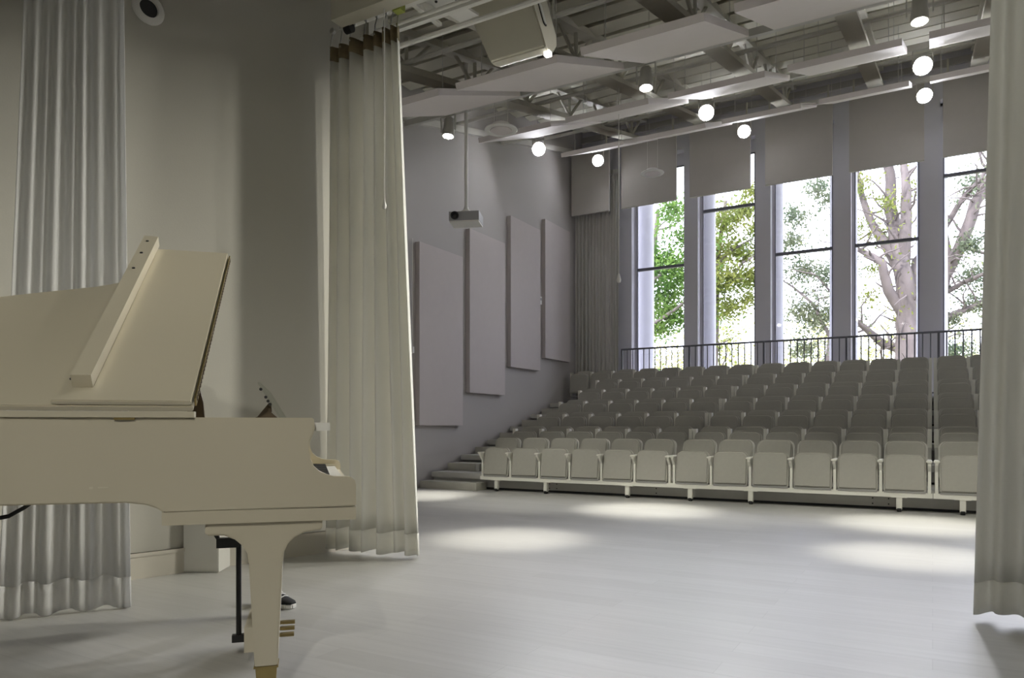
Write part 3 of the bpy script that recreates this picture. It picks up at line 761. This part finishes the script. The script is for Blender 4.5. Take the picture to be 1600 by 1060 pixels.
def tree(name, label, base, limbs, clusters, leafm, nleaf, size, seed, twigs=True, group='trees outside the windows'):
    rnd = random.Random(seed)
    t = thing(name, label, 'tree', base, 0, group)
    B = Vector(base)
    mb = MB(); ends = []
    for pts, r0, r1 in limbs:
        P3 = []
        y = 0
        for i, (x, z) in enumerate(pts):
            if i: y += rnd.uniform(-.35, .35)
            P3.append(Vector((x, base[1] + y, z)) - B)
        # subdivide with wobble
        Q = []
        for a, c in zip(P3, P3[1:]):
            for k in range(3):
                q = a.lerp(c, k / 3); Q.append(q + Vector((rnd.uniform(-1, 1), rnd.uniform(-1, 1), rnd.uniform(-1, 1))) * r0 * .10)
        Q.append(P3[-1])
        rs = [r0 + (r1 - r0) * i / (len(Q) - 1) for i in range(len(Q))]
        mb.tube(Q, rs, 9)
        if twigs:
            for i in range(2, len(Q)):
                for _ in range(2):
                    if rnd.random() < .55:
                        d = Vector((rnd.uniform(-1, 1), rnd.uniform(-1, 1), rnd.uniform(-.2, 1))).normalized()
                        ln = rnd.uniform(.6, 1.8); p = Q[i]; path = [p]
                        for s in range(4):
                            d = (d + Vector((rnd.uniform(-.5, .5), rnd.uniform(-.5, .5), rnd.uniform(-.4, .4)))).normalized(); p = p + d * ln / 4; path.append(p)
                        rr = min(rs[i] * .45, .05); mb.tube(path, [rr, rr * .8, rr * .6, rr * .4, rr * .2], 5); ends.append(path[-1]); ends.append(path[2])
    mb.build('trunk', 'bark', t, smooth=60)
    verts = []; faces = []
    cl = [(Vector((x, base[1] + dy, z)) - B, r) for (x, z, r, dy) in clusters]
    tw = sum(r ** 2 for _, r in cl) or 1
    spots = []
    for c, r in cl:
        for _ in range(int(nleaf * .75 * r ** 2 / tw)):
            d = Vector((rnd.gauss(0, 1), rnd.gauss(0, 1), rnd.gauss(0, .8))); d *= r * .45
            spots.append(c + d)
    for _ in range(int(nleaf * .25)):
        if ends: spots.append(rnd.choice(ends) + Vector((rnd.gauss(0, .25), rnd.gauss(0, .25), rnd.gauss(0, .22))))
    for p in spots:
        s = size * rnd.uniform(.6, 1.3)
        u = Vector((rnd.uniform(-1, 1), rnd.uniform(-1, 1), rnd.uniform(-1, 1))).normalized(); w = u.orthogonal().normalized()
        if rnd.random() < .5: w = u.cross(w)
        i = len(verts)
        verts += [p - u * s, p + w * s * .45 + u * .1 * s, p + u * s, p - w * s * .45 + u * .1 * s]; faces.append((i, i + 1, i + 2, i + 3))
    me = bpy.data.meshes.new('foliage'); me.from_pydata([tuple(v) for v in verts], [], faces); me.materials.append(M[leafm])
    link('foliage', me, t)
    return t
tree('oak_tree', 'large bare-limbed oak with thick pale trunk outside the fourth window', (-.70, 26, 0), [
    ([(-.70, 0), (-.68, 1.62), (-.70, 2.81), (-.72, 4.01), (-.72, 4.73), (-.79, 5.69), (-.93, 6.66), (-1.07, 7.4), (-1.18, 8.22), (-1.21, 9.11), (-1.29, 10.1), (-1.25, 11.4)], .40, .10),
    ([(-.79, 5.69), (-1.36, 6.88), (-1.72, 7.58), (-2.02, 8.6), (-2.2, 9.62), (-2.54, 10.67)], .17, .05),
    ([(-.79, 6.0), (-.70, 7.59), (-.72, 8.56), (-.80, 9.37), (-.72, 10.3)], .20, .07),
    ([(-.72, 4.41), (-1.18, 5.25), (-1.36, 6.07), (-1.79, 6.44), (-2.24, 6.83)], .20, .06),
    ([(-.72, 3.37), (-1.36, 3.65), (-1.72, 3.99), (-2.09, 4.35), (-2.54, 4.54)], .16, .06),
    ([(-.60, 3.0), (-.50, 4.0), (-.55, 5.2), (-.45, 6.2), (.04, 6.86), (.31, 7.6)], .20, .07)],
    [(-1.5, 7.2, .5, .3), (-1.2, 8.0, .5, -.4), (-1.7, 6.1, .4, .3), (-1.8, 5.2, .4, .2), (-.3, 8.6, .5, .3), (-1.0, 10.5, 1.2, 0), (-2.1, 7.4, .4, 0), (-.9, 6.9, .35, .2), (-.4, 5.6, .4, .3), (-2.0, 8.8, .5, 0)], 'leaf2', 3400, .065, 21)
tree('oak_tree', 'pale oak with long diagonal limbs outside the rightmost window', (.10, 27, 0), [
    ([(.10, 0), (.08, 1.61), (.06, 3.57), (.10, 4.66), (.31, 5.81), (.73, 6.61), (1.14, 7.87), (1.6, 8.78), (2.05, 9.75)], .30, .12),
    ([(.08, 3.88), (.45, 4.47), (1.0, 4.74), (1.6, 4.99), (2.3, 5.08)], .13, .05),
    ([(.24, 5.19), (.86, 5.52), (1.6, 5.75), (2.3, 5.9)], .09, .03),
    ([(.51, 6.18), (.31, 7.29), (.87, 8.21), (1.33, 8.67), (1.66, 9.52)], .11, .05),
    ([(.79, 6.68), (1.26, 6.4), (1.8, 6.11)], .06, .03)],
    [(1.05, 6.6, .5, -.5), (1.15, 5.8, .6, .5), (.6, 4.4, .35, 0), (1.25, 4.9, .5, .3), (1.2, 8.6, .6, .2), (.7, 3.4, .6, .4)], 'leaf3', 4200, .065, 22)
tree('broadleaf_tree', 'leafy green tree outside the leftmost window', (-9.2, 24, 0), [
    ([(-9.2, 0), (-9.1, 2.5), (-8.9, 4.5), (-8.6, 6.5), (-8.3, 8.6)], .22, .06), ([(-8.95, 4.0), (-8.3, 4.5), (-7.4, 4.95), (-6.9, 5.3)], .09, .03), ([(-8.8, 5.2), (-8.1, 6.0), (-7.4, 6.4)], .08, .03)],
    [(-7.75, 6.5, .75, 0), (-7.9, 5.5, .75, .3), (-7.7, 4.8, .65, .3), (-7.3, 6.0, .6, -.3), (-8.4, 6.6, .9, 0), (-8.2, 4.4, .6, .3), (-7.6, 8.3, .6, 0), (-7.2, 7.4, .5, .2)], 'leaf1', 8500, .075, 23)
tree('broadleaf_tree', 'yellow green tree with dark branches outside the second window', (-6.6, 25, 0), [
    ([(-6.6, 0), (-6.55, 2.5), (-6.5, 4.5), (-6.4, 6.5), (-6.2, 8.8)], .18, .06), ([(-6.5, 5.4), (-6.0, 5.9), (-5.5, 6.45), (-5.0, 6.7)], .07, .03), ([(-6.45, 6.4), (-6.0, 6.9), (-5.2, 7.3)], .06, .03)],
    [(-6.1, 8.0, .6, 0), (-5.6, 6.9, .6, .3), (-5.3, 6.0, .6, .3), (-6.1, 6.0, .75, -.3), (-6.0, 5.0, .6, 0), (-6.5, 7.0, .7, 0), (-5.2, 8.9, .4, 0), (-5.3, 5.2, .35, 0), (-5.5, 8.3, .6, .2), (-5.0, 7.6, .5, 0)], 'leaf2', 8000, .075, 24)
tree('broadleaf_tree', 'sparse olive tree outside the third window', (-3.0, 25, 0), [
    ([(-3.0, 0), (-2.95, 2.2), (-2.75, 4.2), (-2.4, 5.8), (-2.2, 7.2)], .14, .05), ([(-2.8, 3.8), (-3.3, 4.9), (-3.9, 5.5), (-4.4, 5.9)], .06, .02), ([(-2.6, 5.0), (-3.2, 5.8), (-3.9, 6.0)], .04, .015)],
    [(-3.95, 7.0, .45, 0), (-3.6, 6.1, .5, .3), (-3.7, 4.75, .55, 0), (-3.2, 4.4, .6, 0), (-2.9, 5.8, .5, 0), (-3.2, 8.6, .45, 0), (-3.6, 3.5, .5, 0), (-3.9, 7.8, .5, 0), (-2.7, 8.2, .5, 0), (-2.6, 4.6, .45, 0)], 'leaf3', 5200, .07, 25)
for i, (x, y, h, r) in enumerate([(-20.5, 56, 9.5, 3.4), (-13.8, 53, 9.0, 3.3), (-7.2, 57, 9.2, 3.3), (-.8, 54, 8.6, 3.2), (5.8, 56, 8.8, 3.3)]):
    tree('background_tree', f'pale sunlit tree far beyond the railing, {ordinal(i+1)} from the left', (x, y, 0), [([(x, 0), (x + .1, h * .5), (x, h * .9)], .12, .04)],
         [(x - 1.6, h * .6, r, 0), (x + 1.6, h * .55, r, .5), (x, h * .85, r * .8, 0), (x, h * .35, r, 0)], 'leaf4', 5200, .15, 40 + i, twigs=False, group='far trees')

# ------------------------------------------------------------------ light
W = bpy.data.worlds.new('sky'); S.world = W; W.use_nodes = True
bg = W.node_tree.nodes['Background']; bg.inputs['Color'].default_value = (.90, .915, 1.0, 1); bg.inputs['Strength'].default_value = 7
sun = bpy.data.lights.new('sun', 'SUN'); sun.energy = 6; sun.angle = R(2); sun.color = (1, .95, .86)
so = bpy.data.objects.new('sun', sun); COL.objects.link(so)
so.rotation_euler = (Vector((.35, .75, -.62))).to_track_quat('-Z', 'Y').to_euler()
for k in range(7):
    l = WX0 + WP * k
    a = bpy.data.lights.new('daylight_portal', 'AREA'); a.shape = 'RECTANGLE'; a.size = WW; a.size_y = HEAD - SILL
    a.cycles.is_portal = True
    ao = bpy.data.objects.new('daylight_portal', a); COL.objects.link(ao)
    ao.location = (l + WW / 2, YW + .40, (HEAD + SILL) / 2); ao.rotation_euler = (R(-90), 0, 0)

# ------------------------------------------------------------------ camera
cam = bpy.data.cameras.new('camera'); co = bpy.data.objects.new('camera', cam); COL.objects.link(co)
co.location = (0, 0, .97); co.rotation_euler = (R(90), 0, R(30))
cam.sensor_width = 36; cam.lens = 1138 / 1600 * 36; cam.shift_y = 138 / 1600; cam.clip_end = 300
S.camera = co
S.view_settings.view_transform = 'Standard'; S.view_settings.look = 'None'
S.view_settings.exposure = 0; S.view_settings.gamma = 1; S.view_settings.use_curve_mapping = False
S.cycles.use_denoising = True
S.cycles.max_bounces = 10; S.cycles.diffuse_bounces = 6; S.cycles.transparent_max_bounces = 12
S.cycles.sample_clamp_indirect = 6
S.cycles.caustics_reflective = False; S.cycles.caustics_refractive = False
